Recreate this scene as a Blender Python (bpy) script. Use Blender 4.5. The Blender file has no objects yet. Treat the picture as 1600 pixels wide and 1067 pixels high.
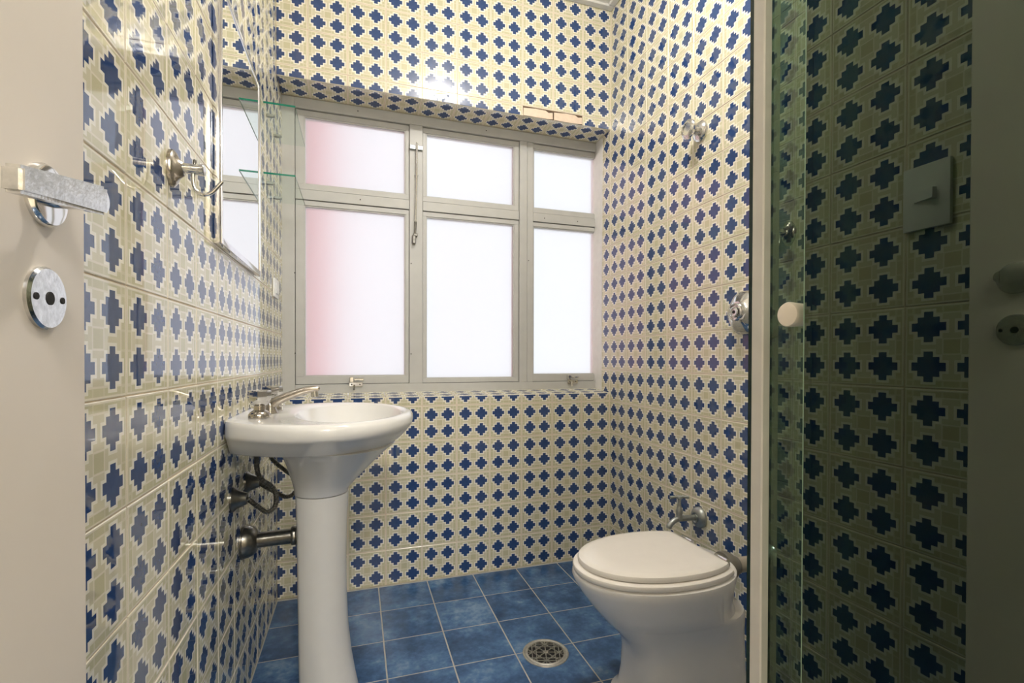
import bpy, bmesh, math, random
from mathutils import Vector, Matrix

random.seed(7)
scene = bpy.context.scene
C = scene.collection
PI = math.pi

# ------------------------------------------------------------------ camera
T = 0.15                     # wall tile module (m)
FL = 0.747                   # height of the first tile joint under the window sill
XL, XR = -0.26277, 1.200165  # left and right wall faces
YF = -2.25                   # entrance wall
CEIL = 2.628
cam_d = bpy.data.cameras.new('camera')
cam = bpy.data.objects.new('camera', cam_d)
C.objects.link(cam)
cam_d.sensor_fit = 'HORIZONTAL'
cam_d.sensor_width = 36.0
cam_d.lens = 753.571 / 1600 * 36
cam_d.shift_y = (567.206 - 533.5) / 1600
cam_d.clip_start = 0.01
cam.matrix_world = (Matrix.Translation((0.03366, -2.07489, 0.948825)) @ Matrix.Rotation(-0.312, 4, 'Z')
                    @ Matrix.Rotation(PI / 2 - 0.0088, 4, 'X') @ Matrix.Rotation(0.0024, 4, 'Z'))
scene.camera = cam

# ------------------------------------------------------------------ world, lights, exposure
world = bpy.data.worlds.new('overcast_sky')
scene.world = world
world.use_nodes = True
wn = world.node_tree.nodes
wn['Background'].inputs['Color'].default_value = (0.92, 0.96, 1.0, 1)
wn['Background'].inputs['Strength'].default_value = 0.63
scene.view_settings.view_transform = 'Standard'
scene.view_settings.look = 'None'
scene.view_settings.gamma = 1.0
scene.view_settings.use_curve_mapping = False
scene.view_settings.exposure = 1.03


def lamp(name, loc, energy, color, radius):
    l = bpy.data.lights.new(name, 'POINT')
    l.energy = energy
    l.color = color
    l.shadow_soft_size = radius
    o = bpy.data.objects.new(name, l)
    o.location = loc
    C.objects.link(o)
    return o


lamp('ceiling_bulb', (0.54, -1.02, 2.52), 13.0, (1.0, 0.96, 0.91), 0.03)
lamp('hallway_fill', (0.15, -2.95, 2.15), 30.0, (0.98, 0.985, 1.0), 0.12)  # unseen fill light added behind the camera to brighten the lower room


# ------------------------------------------------------------------ node helpers
def new_mat(name):
    m = bpy.data.materials.new(name)
    m.use_nodes = True
    nt = m.node_tree
    return m, nt, nt.nodes['Principled BSDF']


def srgb(r, g, b):
    f = lambda c: (c / 255 / 12.92) if c / 255 <= 0.04045 else ((c / 255 + 0.055) / 1.055) ** 2.4
    return (f(r), f(g), f(b), 1)


class N:
    """tiny expression builder for scalar math nodes"""
    def __init__(s, nt):
        s.nt = nt

    def m(s, op, a, b=None, c=None):
        n = s.nt.nodes.new('ShaderNodeMath')
        n.operation = op
        for i, v in enumerate((a, b, c)):
            if v is None:
                continue
            if isinstance(v, (int, float)):
                n.inputs[i].default_value = v
            else:
                s.nt.links.new(v, n.inputs[i])
        return n.outputs[0]

    def lt(s, a, v): return s.m('LESS_THAN', a, v)
    def gt(s, a, v): return s.m('GREATER_THAN', a, v)
    def mul(s, a, b): return s.m('MULTIPLY', a, b)
    def mx(s, *a):
        r = a[0]
        for b in a[1:]:
            r = s.m('MAXIMUM', r, b)
        return r

    def mix(s, f, a, b):
        n = s.nt.nodes.new('ShaderNodeMix')
        n.data_type = 'RGBA'
        for sock, v in ((n.inputs[0], f), (n.inputs[6], a), (n.inputs[7], b)):
            if isinstance(v, (int, float, tuple)):
                sock.default_value = v
            else:
                s.nt.links.new(v, sock)
        return n.outputs[2]

    def noise(s, vec, scale, detail=2, rough=0.5):
        n = s.nt.nodes.new('ShaderNodeTexNoise')
        n.inputs['Scale'].default_value = scale
        n.inputs['Detail'].default_value = detail
        n.inputs['Roughness'].default_value = rough
        if vec is not None:
            s.nt.links.new(vec, n.inputs['Vector'])
        return n.outputs[0]

    def ramp(s, f, stops):
        n = s.nt.nodes.new('ShaderNodeValToRGB')
        s.nt.links.new(f, n.inputs[0])
        el = n.color_ramp.elements
        while len(el) < len(stops):
            el.new(0.5)
        for e, (p, c) in zip(el, stops):
            e.position = p
            e.color = c
        return n.outputs[0]


def simple(name, col, rough=0.5, metal=0.0, var=0.04, scale=30.0, bump=0.0, **kw):
    """plain paint / ceramic / metal with a faint procedural unevenness"""
    m, nt, b = new_mat(name)
    e = N(nt)
    tc = nt.nodes.new('ShaderNodeTexCoord')
    nz = e.noise(tc.outputs['Object'], scale, 3)
    lo = tuple(c * (1 - var) for c in col[:3]) + (1,)
    hi = tuple(min(1, c * (1 + var)) for c in col[:3]) + (1,)
    nt.links.new(e.ramp(nz, [(0.3, lo), (0.7, hi)]), b.inputs['Base Color'])
    b.inputs['Roughness'].default_value = rough
    b.inputs['Metallic'].default_value = metal
    for k, v in kw.items():
        b.inputs[k].default_value = v
    if bump:
        bn = nt.nodes.new('ShaderNodeBump')
        bn.inputs['Strength'].default_value = bump
        bn.inputs['Distance'].default_value = 0.002
        nt.links.new(e.noise(tc.outputs['Object'], scale * 2, 3), bn.inputs['Height'])
        nt.links.new(bn.outputs[0], b.inputs['Normal'])
    return m


# patterned wall tile: print is drawn in each tile's own coordinates
def tile_material(name, wrap=None):
    m, nt, b = new_mat(name)
    e = N(nt)
    tc = nt.nodes.new('ShaderNodeTexCoord')
    vec = tc.outputs['Object']
    sep = nt.nodes.new('ShaderNodeSeparateXYZ')
    nt.links.new(vec, sep.inputs[0])
    ax = e.m('ABSOLUTE', e.m('DIVIDE', sep.outputs[0], T))
    ay = e.m('ABSOLUTE', e.m('DIVIDE', sep.outputs[1], T))
    dx = e.m('ABSOLUTE', e.m('SUBTRACT', ax, 0.238))
    dy = e.m('ABSOLUTE', e.m('SUBTRACT', ay, 0.238))

    def box(a, av, c, cv): return e.mul(e.lt(a, av), e.lt(c, cv))

    def cross(g):
        return e.mx(box(dx, .182 + g, dy, .05 + g), box(dx, .117 + g, dy, .117 + g), box(dx, .05 + g, dy, .182 + g))
    blue = cross(0)
    halo = cross(0.030)

    def rng(a, lo, hi): return e.mul(e.gt(a, lo), e.lt(a, hi))
    olive = e.mx(box(ax, .078, ay, .078),
                 e.mul(rng(ax, .405, .468), e.lt(ay, .078)), e.mul(rng(ay, .405, .468), e.lt(ax, .078)),
                 e.mul(rng(ax, .415, .468), rng(ay, .415, .468)),
                 e.mul(rng(ax, .405, .468), rng(ay, .10, .385)), e.mul(rng(ay, .405, .468), rng(ax, .10, .385)))
    faint = e.mx(e.mul(rng(ay, .10, .36), e.lt(ax, .10)), e.mul(rng(ax, .10, .36), e.lt(ay, .10)))
    grain = e.noise(vec, 900, 2)
    oi = nt.nodes.new('ShaderNodeObjectInfo')
    rnd = oi.outputs['Random']
    cream = srgb(240, 232, 214)
    cream2 = srgb(236, 228, 206)
    base = e.mix(rnd, cream, cream2)
    ol = e.mix(grain, srgb(192, 187, 146), srgb(222, 216, 182))
    line = e.mx(e.mul(rng(e.m('MAXIMUM', ax, ay), .082, .098), 1.0), e.mul(rng(ax, .385, .402), e.lt(ay, .40)), e.mul(rng(ay, .385, .402), e.lt(ax, .40)),
                e.gt(e.m('MAXIMUM', ax, ay), .472))
    col = e.mix(0.58, base, ol)
    col = e.mix(e.mul(olive, 0.95), col, ol)
    col = e.mix(e.m('MAXIMUM', halo, line), col, base)
    col = e.mix(halo, col, srgb(248, 243, 228))
    blue_n = e.noise(vec, 60, 2)
    bl = e.mix(blue_n, srgb(40, 62, 108), srgb(56, 84, 134))
    col = e.mix(blue, col, bl)
    nt.links.new(col, b.inputs['Base Color'])
    b.inputs['Roughness'].default_value = 0.022
    b.inputs['IOR'].default_value = 1.72
    bn = nt.nodes.new('ShaderNodeBump')
    bn.inputs['Strength'].default_value = 0.09
    bn.inputs['Distance'].default_value = 0.0012
    gv = nt.nodes.new('ShaderNodeNewGeometry')
    nt.links.new(e.noise(gv.outputs['Position'], 14, 1), bn.inputs['Height'])
    nt.links.new(bn.outputs[0], b.inputs['Normal'])
    return m


M = {}
M['tile'] = tile_material('patterned_glazed_tile')
M['grout'] = simple('tile_grout', srgb(230, 212, 188), 0.9, var=0.08, scale=60)
M['floor_grout'] = simple('floor_grout', srgb(176, 174, 168), 0.85, var=0.12, scale=25)
M['crack'] = simple('dark_crack_in_plaster', srgb(92, 74, 56), 0.95, var=0.2, scale=120)
M['plaster'] = simple('bare_plaster', srgb(236, 214, 192), 0.9, var=0.06, scale=50, bump=0.3)
M['white_paint'] = simple('white_paint', srgb(238, 236, 230), 0.6)
M['hall_paint'] = simple('hall_paint', srgb(232, 224, 208), 0.7)
M['door_paint'] = simple('beige_gloss_paint', srgb(226, 217, 206), 0.42, var=0.02, scale=8, bump=0.05)
M['chrome'] = simple('chrome', (0.72, 0.71, 0.69, 1), 0.09, 1.0, var=0.05)
M['scratched'] = simple('scratched_chrome', (0.70, 0.70, 0.69, 1), 0.16, 1.0, var=0.16, scale=160, bump=0.12)
M['knob_chrome'] = simple('knob_chrome', (0.56, 0.55, 0.53, 1), 0.14, 1.0, var=0.1)
M['worn_chrome'] = simple('worn_chrome', (0.46, 0.42, 0.37, 1), 0.2, 1.0, var=0.2, scale=60)
M['dull_metal'] = simple('dull_tarnished_metal', (0.21, 0.20, 0.175, 1), 0.28, 1.0, var=0.2, scale=80)
M['grey_cast'] = simple('grey_cast_metal', (0.42, 0.44, 0.42, 1), 0.38, 0.9, var=0.12, scale=90)
M['steel'] = simple('polished_steel_frame', (0.82, 0.82, 0.84, 1), 0.12, 1.0)
M['alu'] = simple('painted_aluminium', srgb(196, 195, 190), 0.42, var=0.03, scale=20)
M['alu_dark'] = simple('aluminium_joint', srgb(84, 82, 76), 0.6)
M['dark'] = simple('dark_hole', (0.012, 0.011, 0.01, 1), 0.8)
M['gasket'] = simple('black_gasket', (0.02, 0.02, 0.02, 1), 0.7)
M['ceramic'] = simple('white_glazed_ceramic', srgb(232, 230, 226), 0.07, var=0.01, IOR=1.55)
M['ceramic_warm'] = simple('offwhite_glazed_ceramic', srgb(236, 232, 226), 0.07, var=0.01, IOR=1.55)
M['seat_plastic'] = simple('ivory_seat_plastic', srgb(246, 240, 231), 0.2, var=0.01)
M['white_plastic'] = simple('white_plastic', srgb(235, 235, 232), 0.35)
M['ivory_knob'] = simple('ivory_knob_plastic', srgb(232, 222, 206), 0.3)
M['pipe_plastic'] = simple('beige_grey_pipe', srgb(168, 158, 142), 0.4, var=0.05)
M['rubber'] = simple('grey_rubber_sleeve', srgb(120, 116, 106), 0.5)
M['white_alu'] = simple('white_shower_profile', srgb(208, 205, 198), 0.35)
M['drain'] = simple('drain_steel', (0.62, 0.60, 0.54, 1), 0.35, 0.9, var=0.1, scale=100)
M['pink'] = simple('pink_render', srgb(232, 146, 144), 0.9, var=0.05)
M['outside_white'] = simple('outside_white_render', srgb(240, 240, 240), 0.9)

# blue marbled floor tile
m, nt, b = new_mat('blue_marbled_floor_tile')
e = N(nt)
tc = nt.nodes.new('ShaderNodeTexCoord')
g = nt.nodes.new('ShaderNodeNewGeometry')
oi = nt.nodes.new('ShaderNodeObjectInfo')
add = nt.nodes.new('ShaderNodeVectorMath')
add.operation = 'ADD'
nt.links.new(tc.outputs['Object'], add.inputs[0])
cmb = nt.nodes.new('ShaderNodeCombineXYZ')
r40 = e.mul(oi.outputs['Random'], 40)
for i in range(3):
    nt.links.new(r40, cmb.inputs[i])
nt.links.new(cmb.outputs[0], add.inputs[1])
nz = e.noise(add.outputs[0], 9, 5, 0.58)
nz2 = e.noise(add.outputs[0], 60, 4, 0.6)
f = e.m('ADD', e.mul(nz, 0.75), e.mul(nz2, 0.25))
col = e.ramp(f, [(0.30, srgb(42, 66, 100)), (0.46, srgb(58, 92, 134)), (0.56, srgb(80, 116, 158)), (0.68, srgb(122, 152, 184))])
nt.links.new(col, b.inputs['Base Color'])
b.inputs['Roughness'].default_value = 0.17
M['floor_tile'] = m

# mirror
m, nt, b = new_mat('mirror_silver')
b.inputs['Metallic'].default_value = 1
b.inputs['Base Color'].default_value = (0.9, 0.92, 0.91, 1)
b.inputs['Roughness'].default_value = 0.01
M['mirror'] = m

# frosted window glass
m, nt, b = new_mat('frosted_window_glass')
nt.nodes.remove(b)
gl = nt.nodes.new('ShaderNodeBsdfGlass')
gl.inputs['Roughness'].default_value = 0.42
gl.inputs['IOR'].default_value = 1.3
gl.inputs['Color'].default_value = (0.97, 0.98, 0.99, 1)
trl = nt.nodes.new('ShaderNodeBsdfTranslucent')
trl.inputs['Color'].default_value = (0.93, 0.93, 0.93, 1)
mixn = nt.nodes.new('ShaderNodeMixShader')
mixn.inputs[0].default_value = 0.25
nt.links.new(gl.outputs[0], mixn.inputs[1])
nt.links.new(trl.outputs[0], mixn.inputs[2])
nt.links.new(mixn.outputs[0], nt.nodes['Material Output'].inputs[0])
M['frosted'] = m


# thin clear / tinted sheet glass: one Fresnel reflection on each entering face plus a tinted straight pass
def sheet_glass(name, tint, ior, refl=(1, 1, 1, 1)):
    m, nt, b = new_mat(name)
    nt.nodes.remove(b)
    e = N(nt)
    tr = nt.nodes.new('ShaderNodeBsdfTransparent')
    tr.inputs['Color'].default_value = tint
    gs = nt.nodes.new('ShaderNodeBsdfGlossy')
    gs.inputs['Roughness'].default_value = 0.0
    gs.inputs['Color'].default_value = refl
    fr = nt.nodes.new('ShaderNodeFresnel')
    fr.inputs['IOR'].default_value = ior
    ge = nt.nodes.new('ShaderNodeNewGeometry')
    front = e.m('SUBTRACT', 1.0, ge.outputs['Backfacing'])
    mx = nt.nodes.new('ShaderNodeMixShader')
    nt.links.new(e.mul(fr.outputs[0], front), mx.inputs[0])
    nt.links.new(tr.outputs[0], mx.inputs[1])
    nt.links.new(gs.outputs[0], mx.inputs[2])
    nt.links.new(mx.outputs[0], nt.nodes['Material Output'].inputs[0])
    return m


M['green_glass'] = sheet_glass('green_tinted_shower_glass', (0.25, 0.325, 0.28, 1), 1.98, (0.86, 1.0, 0.80, 1))
M['clear_glass'] = sheet_glass('clear_shelf_glass', (0.93, 0.97, 0.95, 1), 1.6)
M['glass_edge'] = simple('green_glass_edge', srgb(20, 120, 96), 0.15, var=0.05)
M['glass_edge_dark'] = simple('dark_green_glass_edge', srgb(10, 40, 36), 0.12)
M['glass_edge_pale'] = simple('pale_glass_edge', srgb(120, 140, 120), 0.2)


# ------------------------------------------------------------------ mesh helpers
def obj(name, bm, mat, parent=None, smooth=False):
    me = bpy.data.meshes.new(name)
    bmesh.ops.recalc_face_normals(bm, faces=bm.faces[:])
    bm.to_mesh(me)
    bm.free()
    mats = mat if isinstance(mat, (list, tuple)) else [mat]
    for mm in mats:
        me.materials.append(mm)
    if smooth:
        for p in me.polygons:
            p.use_smooth = True
        me.set_sharp_from_angle(angle=math.radians(38))
    o = bpy.data.objects.new(name, me)
    C.objects.link(o)
    if parent is not None:
        o.parent = parent
        o.matrix_parent_inverse = parent.matrix_world.inverted()
    return o


def tag(o, label, cat, group=None, kind=None):
    o['label'] = label
    o['category'] = cat
    if group:
        o['group'] = group
    if kind:
        o['kind'] = kind
    return o


def thing(name, label, cat, loc=(0, 0, 0), group=None, kind=None):
    o = bpy.data.objects.new(name, None)
    o.empty_display_size = 0.05
    o.location = loc
    C.objects.link(o)
    o.matrix_world = Matrix.Translation(loc)
    return tag(o, label, cat, group, kind)


def bx(bm, x0, x1, y0, y1, z0, z1, bev=0.0, seg=1):
    vs = [bm.verts.new((x, y, z)) for z in (z0, z1) for y in (y0, y1) for x in (x0, x1)]
    fs = [bm.faces.new([vs[i] for i in f]) for f in
          ((0, 2, 3, 1), (4, 5, 7, 6), (0, 1, 5, 4), (2, 6, 7, 3), (0, 4, 6, 2), (1, 3, 7, 5))]
    if bev:
        ed = list({ed for f in fs for ed in f.edges})
        bmesh.ops.bevel(bm, geom=ed, offset=bev, segments=seg, affect='EDGES', profile=0.6)
    return bm


def box(name, x0, x1, y0, y1, z0, z1, mat, parent=None, bev=0.0, seg=1, smooth=False):
    return obj(name, bx(bmesh.new(), x0, x1, y0, y1, z0, z1, bev, seg), mat, parent, smooth)


def frame_of(d):
    d = Vector(d).normalized()
    a = Vector((0, 0, 1)) if abs(d.z) < 0.9 else Vector((1, 0, 0))
    u = d.cross(a).normalized()
    return d, u, d.cross(u).normalized()


def lathe(bm, prof, origin, axis, seg=32, lobes=0, lobe_amp=0.0):
    """prof: list of (distance along axis, radius)"""
    d, u, v = frame_of(axis)
    o = Vector(origin)
    rings = []
    for h, r in prof:
        if r < 1e-6:
            rings.append([bm.verts.new(o + d * h)])
            continue
        ring = []
        for k in range(seg):
            a = 2 * PI * k / seg
            rr = r * (1 + lobe_amp * math.cos(lobes * a)) if lobes else r
            ring.append(bm.verts.new(o + d * h + u * (rr * math.cos(a)) + v * (rr * math.sin(a))))
        rings.append(ring)
    for A, B in zip(rings, rings[1:]):
        if len(A) == 1 and len(B) == 1:
            continue
        for k in range(seg):
            k2 = (k + 1) % seg
            if len(A) == 1:
                bm.faces.new((A[0], B[k2], B[k]))
            elif len(B) == 1:
                bm.faces.new((A[k], A[k2], B[0]))
            else:
                bm.faces.new((A[k], A[k2], B[k2], B[k]))
    if len(rings[0]) > 1:
        bm.faces.new(rings[0])
    if len(rings[-1]) > 1:
        bm.faces.new(rings[-1])
    return bm


def catmull(pts, n):
    P = [Vector(p) for p in pts]
    P = [P[0] * 2 - P[1]] + P + [P[-1] * 2 - P[-2]]
    out = []
    for i in range(1, len(P) - 2):
        for k in range(n):
            t = k / n
            a, b_, c, d = P[i - 1:i + 3]
            out.append(0.5 * ((2 * b_) + (c - a) * t + (2 * a - 5 * b_ + 4 * c - d) * t * t + (3 * b_ - a - 3 * c + d) * t ** 3))
    out.append(P[-2])
    return out


def tube(bm, pts, rad, seg=14, caps=True):
    """rad: number or one per point"""
    pts = [Vector(p) for p in pts]
    rad = rad if isinstance(rad, (list, tuple)) else [rad] * len(pts)
    t0 = (pts[1] - pts[0]).normalized()
    _, u, _ = frame_of(t0)
    rings = []
    for i, p in enumerate(pts):
        t = (pts[min(i + 1, len(pts) - 1)] - pts[max(i - 1, 0)]).normalized()
        u = (u - t * u.dot(t)).normalized()
        v = t.cross(u)
        rings.append([bm.verts.new(p + (u * math.cos(2 * PI * k / seg) + v * math.sin(2 * PI * k / seg)) * rad[i]) for k in range(seg)])
    for A, B in zip(rings, rings[1:]):
        for k in range(seg):
            bm.faces.new((A[k], A[(k + 1) % seg], B[(k + 1) % seg], B[k]))
    if caps:
        bm.faces.new(rings[0])
        bm.faces.new(rings[-1])
    return bm


def loft(bm, loops, cap0=True, cap1=True):
    """loops: equal length closed point lists"""
    rings = [[bm.verts.new(p) for p in l] for l in loops]
    n = len(rings[0])
    for A, B in zip(rings, rings[1:]):
        for k in range(n):
            bm.faces.new((A[k], A[(k + 1) % n], B[(k + 1) % n], B[k]))
    if cap0:
        bm.faces.new(rings[0])
    if cap1:
        bm.faces.new(rings[-1])
    return bm


# ------------------------------------------------------------------ structure: walls with separate tiles
tile_cache = {}


def tile_mesh(u0, u1, v0, v1):
    """bevelled tile piece; local origin stays at the centre of the full tile"""
    key = tuple(round(q, 4) for q in (u0, u1, v0, v1))
    if key in tile_cache:
        return tile_cache[key]
    bm = bmesh.new()
    c, h, gp = 0.0011, 0.0062, 0.0009
    a0, a1, b0, b1 = u0 + gp, u1 - gp, v0 + gp, v1 - gp
    L0 = [(a0, b0, -h), (a1, b0, -h), (a1, b1, -h), (a0, b1, -h)]
    L1 = [(x, y, -c) for x, y, _ in L0]
    L2 = [(a0 + c, b0 + c, 0), (a1 - c, b0 + c, 0), (a1 - c, b1 - c, 0), (a0 + c, b1 - c, 0)]
    loft(bm, [L0, L1, L2], cap0=False)
    bmesh.ops.recalc_face_normals(bm, faces=bm.faces[:])
    me = bpy.data.meshes.new('tile')
    bm.to_mesh(me)
    bm.free()
    me.materials.append(M['tile'])
    tile_cache[key] = me
    return me


def tile_field(parent, origin, U, V, W, u_off, v_off, rect, skip=(), tilt=0.0035):
    """tiles on the plane origin + u*U + v*V with normal W; joints at u_off + k*T, v_off + k*T, clipped to rect"""
    U, V, W = Vector(U), Vector(V), Vector(W)
    u0, u1, v0, v1 = rect
    i0, i1 = math.floor((u0 - u_off) / T + 1e-4), math.ceil((u1 - u_off) / T - 1e-4)
    j0, j1 = math.floor((v0 - v_off) / T + 1e-4), math.ceil((v1 - v_off) / T - 1e-4)
    for j in range(j0, j1):
        for i in range(i0, i1):
            if (i, j) in skip:
                continue
            cu, cv = u_off + (i + .5) * T, v_off + (j + .5) * T
            a0, a1 = max(u0 - cu, -T / 2), min(u1 - cu, T / 2)
            b0, b1 = max(v0 - cv, -T / 2), min(v1 - cv, T / 2)
            if a1 - a0 < 0.006 or b1 - b0 < 0.006:
                continue
            o = bpy.data.objects.new('tile', tile_mesh(a0, a1, b0, b1))
            R = Matrix((U, V, W)).transposed().to_4x4()
            J = Matrix.Rotation(random.gauss(0, tilt), 4, 'X') @ Matrix.Rotation(random.gauss(0, tilt), 4, 'Y')
            o.matrix_world = Matrix.Translation(Vector(origin) + U * cu + V * cv) @ R @ J
            C.objects.link(o)
            o.parent = parent


def wall(name, label, boxes):
    bm = bmesh.new()
    for q in boxes:
        bx(bm, *q)
    return tag(obj(name, bm, M['grout']), label, 'wall', kind='structure')


G = 0.0018   # grout face lies this far behind the glaze
WT = 0.147   # height of the lowest full joint above the floor
wl = wall('wall_left', 'tiled wall behind the pedestal sink and mirror, blue crosses on cream', [(XL - 0.12, XL - G, YF - 0.1, 0.205, -0.05, 2.75)])
tile_field(wl, (XL, 0, 0), (0, 1, 0), (0, 0, 1), (1, 0, 0), -1.29255, -0.003, (YF, 0.152, 0.0, 2.547))
# the cut row of tiles up against the ceiling, out of the picture: one joined part
bm = bmesh.new()
for k in range(17):
    ya = max(YF, -1.29255 - T * 7 + k * T)
    yb = min(0.152, -1.29255 - T * 7 + (k + 1) * T)
    if yb - ya > 0.01:
        bx(bm, XL - 0.006, XL, ya + 0.001, yb - 0.001, 2.548, CEIL)
o = obj('tile_strip', bm, M['plaster'], wl)
o['kind'] = 'stuff'

wr = wall('wall_right', 'tiled wall behind the toilet and flush valve, blue crosses on cream', [(XR + G, XR + 0.12, YF - 0.1, 0.205, -0.05, 2.75)])
# u runs towards the camera (-y)
tile_field(wr, (XR, 0, 0), (0, -1, 0), (0, 0, 1), (-1, 0, 0), 0.0, -0.003, (-0.082, -YF, 0.0, CEIL))
box('jamb_strip', XR - 0.0005, XR + 0.02, 0.083, 0.204, 0.79, 2.052, M['white_paint'], wr)

SILL0, SILL1, HEAD = 0.786, 0.799, 2.052
wb = wall('wall_back', 'tiled wall under and above the window, blue crosses on cream', [
    (XL - 0.1, XR + 0.1, G, 0.212, -0.05, SILL0 - G), (XL - 0.1, XR + 0.1, G, 0.212, HEAD + G, 2.75)])
tile_field(wb, (0, 0, 0), (1, 0, 0), (0, 0, 1), (0, -1, 0), 0.0, -0.003, (XL, XR, 0.0, SILL0))
tile_field(wb, (0, 0, 0), (1, 0, 0), (0, 0, 1), (0, -1, 0), 0.0, -0.003, (XL, XR, HEAD, CEIL), skip=((5, 13), (6, 13)))
box('crack', 0.7525, 1.0485, 0.0008, 0.004, HEAD + 0.0008, 2.0955, M['crack'], wb)
# two plain plaster fills where tiles broke off above the window
for x0, x1, z0, z1 in ((0.7535, 0.898, HEAD + 0.001, 2.0905), (0.9035, 1.047, HEAD + 0.001, 2.092)):
    bm = bmesh.new()
    pts = [(x0, z0 + 0.001), (x0 + .05, z0), (x1 - .03, z0), (x1, z0 + .003), (x1 - .001, z1 - .006), (x1 - .02, z1 - 0.009), (x1 - .035, z1 - 0.001),
           (x0 + .06, z1), (x0 + .02, z1 - .003), (x0 + .001, z1 - .004)]
    loft(bm, [[(x, 0.0046, z) for x, z in pts], [(x, -0.001, z) for x, z in pts], [(x + (0.001 if x < (x0 + x1) / 2 else -.001), -0.002, z) for x, z in pts]])
    o = obj('plaster_patch', bm, M['plaster'], wb)
    o['label'] = 'bare pinkish plaster where a tile broke off'
# sill and lintel soffit tiles
sl = math.atan2(SILL1 - SILL0, 0.15)
tile_field(wb, (0, 0, SILL0 + 0.0005), (1, 0, 0), (0, math.cos(sl), math.sin(sl)), (0, -math.sin(sl), math.cos(sl)), 0.0, 0.0, (XL, XR, 0.0, 0.15), tilt=0.001)
tile_field(wb, (0, 0, HEAD), (1, 0, 0), (0, -1, 0), (0, 0, -1), 0.0, -0.15, (XL, XR, -0.15, 0.0), tilt=0.002)

# entrance wall with the doorway the camera looks in through, and the hallway beyond
DX0, DX1, DZ = -0.215, 0.36, 2.1
bm = bmesh.new()
bx(bm, XL - 0.1, DX0, YF - 0.1, YF, -0.05, 2.75)
bx(bm, DX1, XR + 0.1, YF - 0.1, YF, -0.05, 2.75)
bx(bm, DX0, DX1, YF - 0.1, YF, DZ, 2.75)
tag(obj('wall_front', bm, M['hall_paint']), 'plain painted wall around the doorway', 'wall', kind='structure')
bm = bmesh.new()
hx0, hx1, hy = -0.9, 1.1, -3.5
bx(bm, hx0 - .1, hx1 + .1, hy - .1, hy, -0.05, 2.6)
bx(bm, hx0 - .1, hx0, hy, YF - 0.1, -0.05, 2.6)
bx(bm, hx1, hx1 + .1, hy, YF - 0.1, -0.05, 2.6)
bx(bm, hx0, hx1, hy, YF - 0.1, 2.5, 2.6)
bx(bm, hx0, hx1, hy, YF - 0.1, -0.05, 0.0)
tag(obj('wall_hallway', bm, M['hall_paint']), 'painted hallway beyond the doorway', 'hallway', kind='structure')

# ceiling with a small cove
bm = bmesh.new()
bx(bm, XL - 0.1, XR + 0.1, YF - 0.1, 0.3, CEIL, CEIL + 0.1)
tag(obj('ceiling', bm, M['white_paint']), 'white painted ceiling above the tiles', 'ceiling', kind='structure')
bm = bmesh.new()
bx(bm, XL, XR, -0.035, -0.0001, CEIL - 0.012, CEIL - 0.0005, 0.004)
bx(bm, XR - 0.035, XR - 0.0001, YF, -0.036, CEIL - 0.012, CEIL - 0.0005, 0.004)
bx(bm, XL + 0.0001, XL + 0.035, YF, -0.036, CEIL - 0.012, CEIL - 0.0005, 0.004)
tag(obj('trim_1', bm, M['white_paint']), 'thin white cornice where the tiles meet the ceiling', 'cornice', kind='structure')

# floor
fl = tag(box('floor', XL - 0.1, XR + 0.1, YF - 0.1, 0.3, -0.1, -0.0007, M['floor_grout']), 'blue marbled square floor tiles with pale grout', 'floor', kind='structure')
FT = 0.2
fcache = {}
DRC, DRR = (0.6145, -0.635), 0.079
for i in range(-2, 6):
    for j in range(-1, 12):
        cx, cy = 0.1203 + (i + .5) * FT, -0.011 - (j + .5) * FT
        x0, x1 = max(XL + .001, cx - FT / 2), min(XR - .001, cx + FT / 2)
        y0, y1 = max(YF, cy - FT / 2), min(-0.001, cy + FT / 2)
        if x1 - x0 < .01 or y1 - y0 < .01:
            continue
        key = tuple(round(q, 4) for q in (x0 - cx, x1 - cx, y0 - cy, y1 - cy))
        if key not in fcache:
            bm = bmesh.new()
            gp, c = 0.0021, 0.0004
            a0, a1, b0, b1 = key[0] + gp, key[1] - gp, key[2] + gp, key[3] - gp
            L1 = [(a0, b0, -.001), (a1, b0, -.001), (a1, b1, -.001), (a0, b1, -.001)]
            loft(bm, [[(x, y, -.006) for x, y, _ in L1], L1, [(a0 + c, b0 + c, 0), (a1 - c, b0 + c, 0), (a1 - c, b1 - c, 0), (a0 + c, b1 - c, 0)]], cap0=False)
            bmesh.ops.recalc_face_normals(bm, faces=bm.faces[:])
            me = bpy.data.meshes.new('tile')
            bm.to_mesh(me)
            bm.free()
            me.materials.append(M['floor_tile'])
            fcache[key] = me
        o = bpy.data.objects.new('tile', fcache[key])
        o.location = (cx, cy, 0)
        C.objects.link(o)
        o.parent = fl

# ------------------------------------------------------------------ window
win = thing('window_1', 'wide grey aluminium window with six frosted panes', 'window', (0.47, 0.16, SILL1), kind='structure')
ZB, ZT = 0.7975, 2.0515
bm = bmesh.new()
WXL, WXR = XL - 0.0015, XR - 0.0008
bx(bm, WXL, -0.2142, 0.148, 0.21, ZB, ZT, 0.0015)              # left jamb
bx(bm, -0.2142, WXR, 0.148, 0.21, 2.008, ZT, 0.0015)            # head
bx(bm, -0.2142, WXR, 0.148, 0.21, ZB, 0.836, 0.0015)            # bottom rail
obj('frame', bm, M['alu'], win)
o = box('mullion', 0.2625, 0.3215, 0.150, 0.21, 0.836, 2.008, M['alu'], win, 0.0015)
bm = bmesh.new()
bx(bm, 0.789, 0.8275, 0.150, 0.21, 0.836, 2.008, 0.0015)
bx(bm, 0.829, 0.8595, 0.153, 0.21, 0.836, 2.008, 0.0015)
obj('mullion', bm, M['alu'], win)
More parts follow.
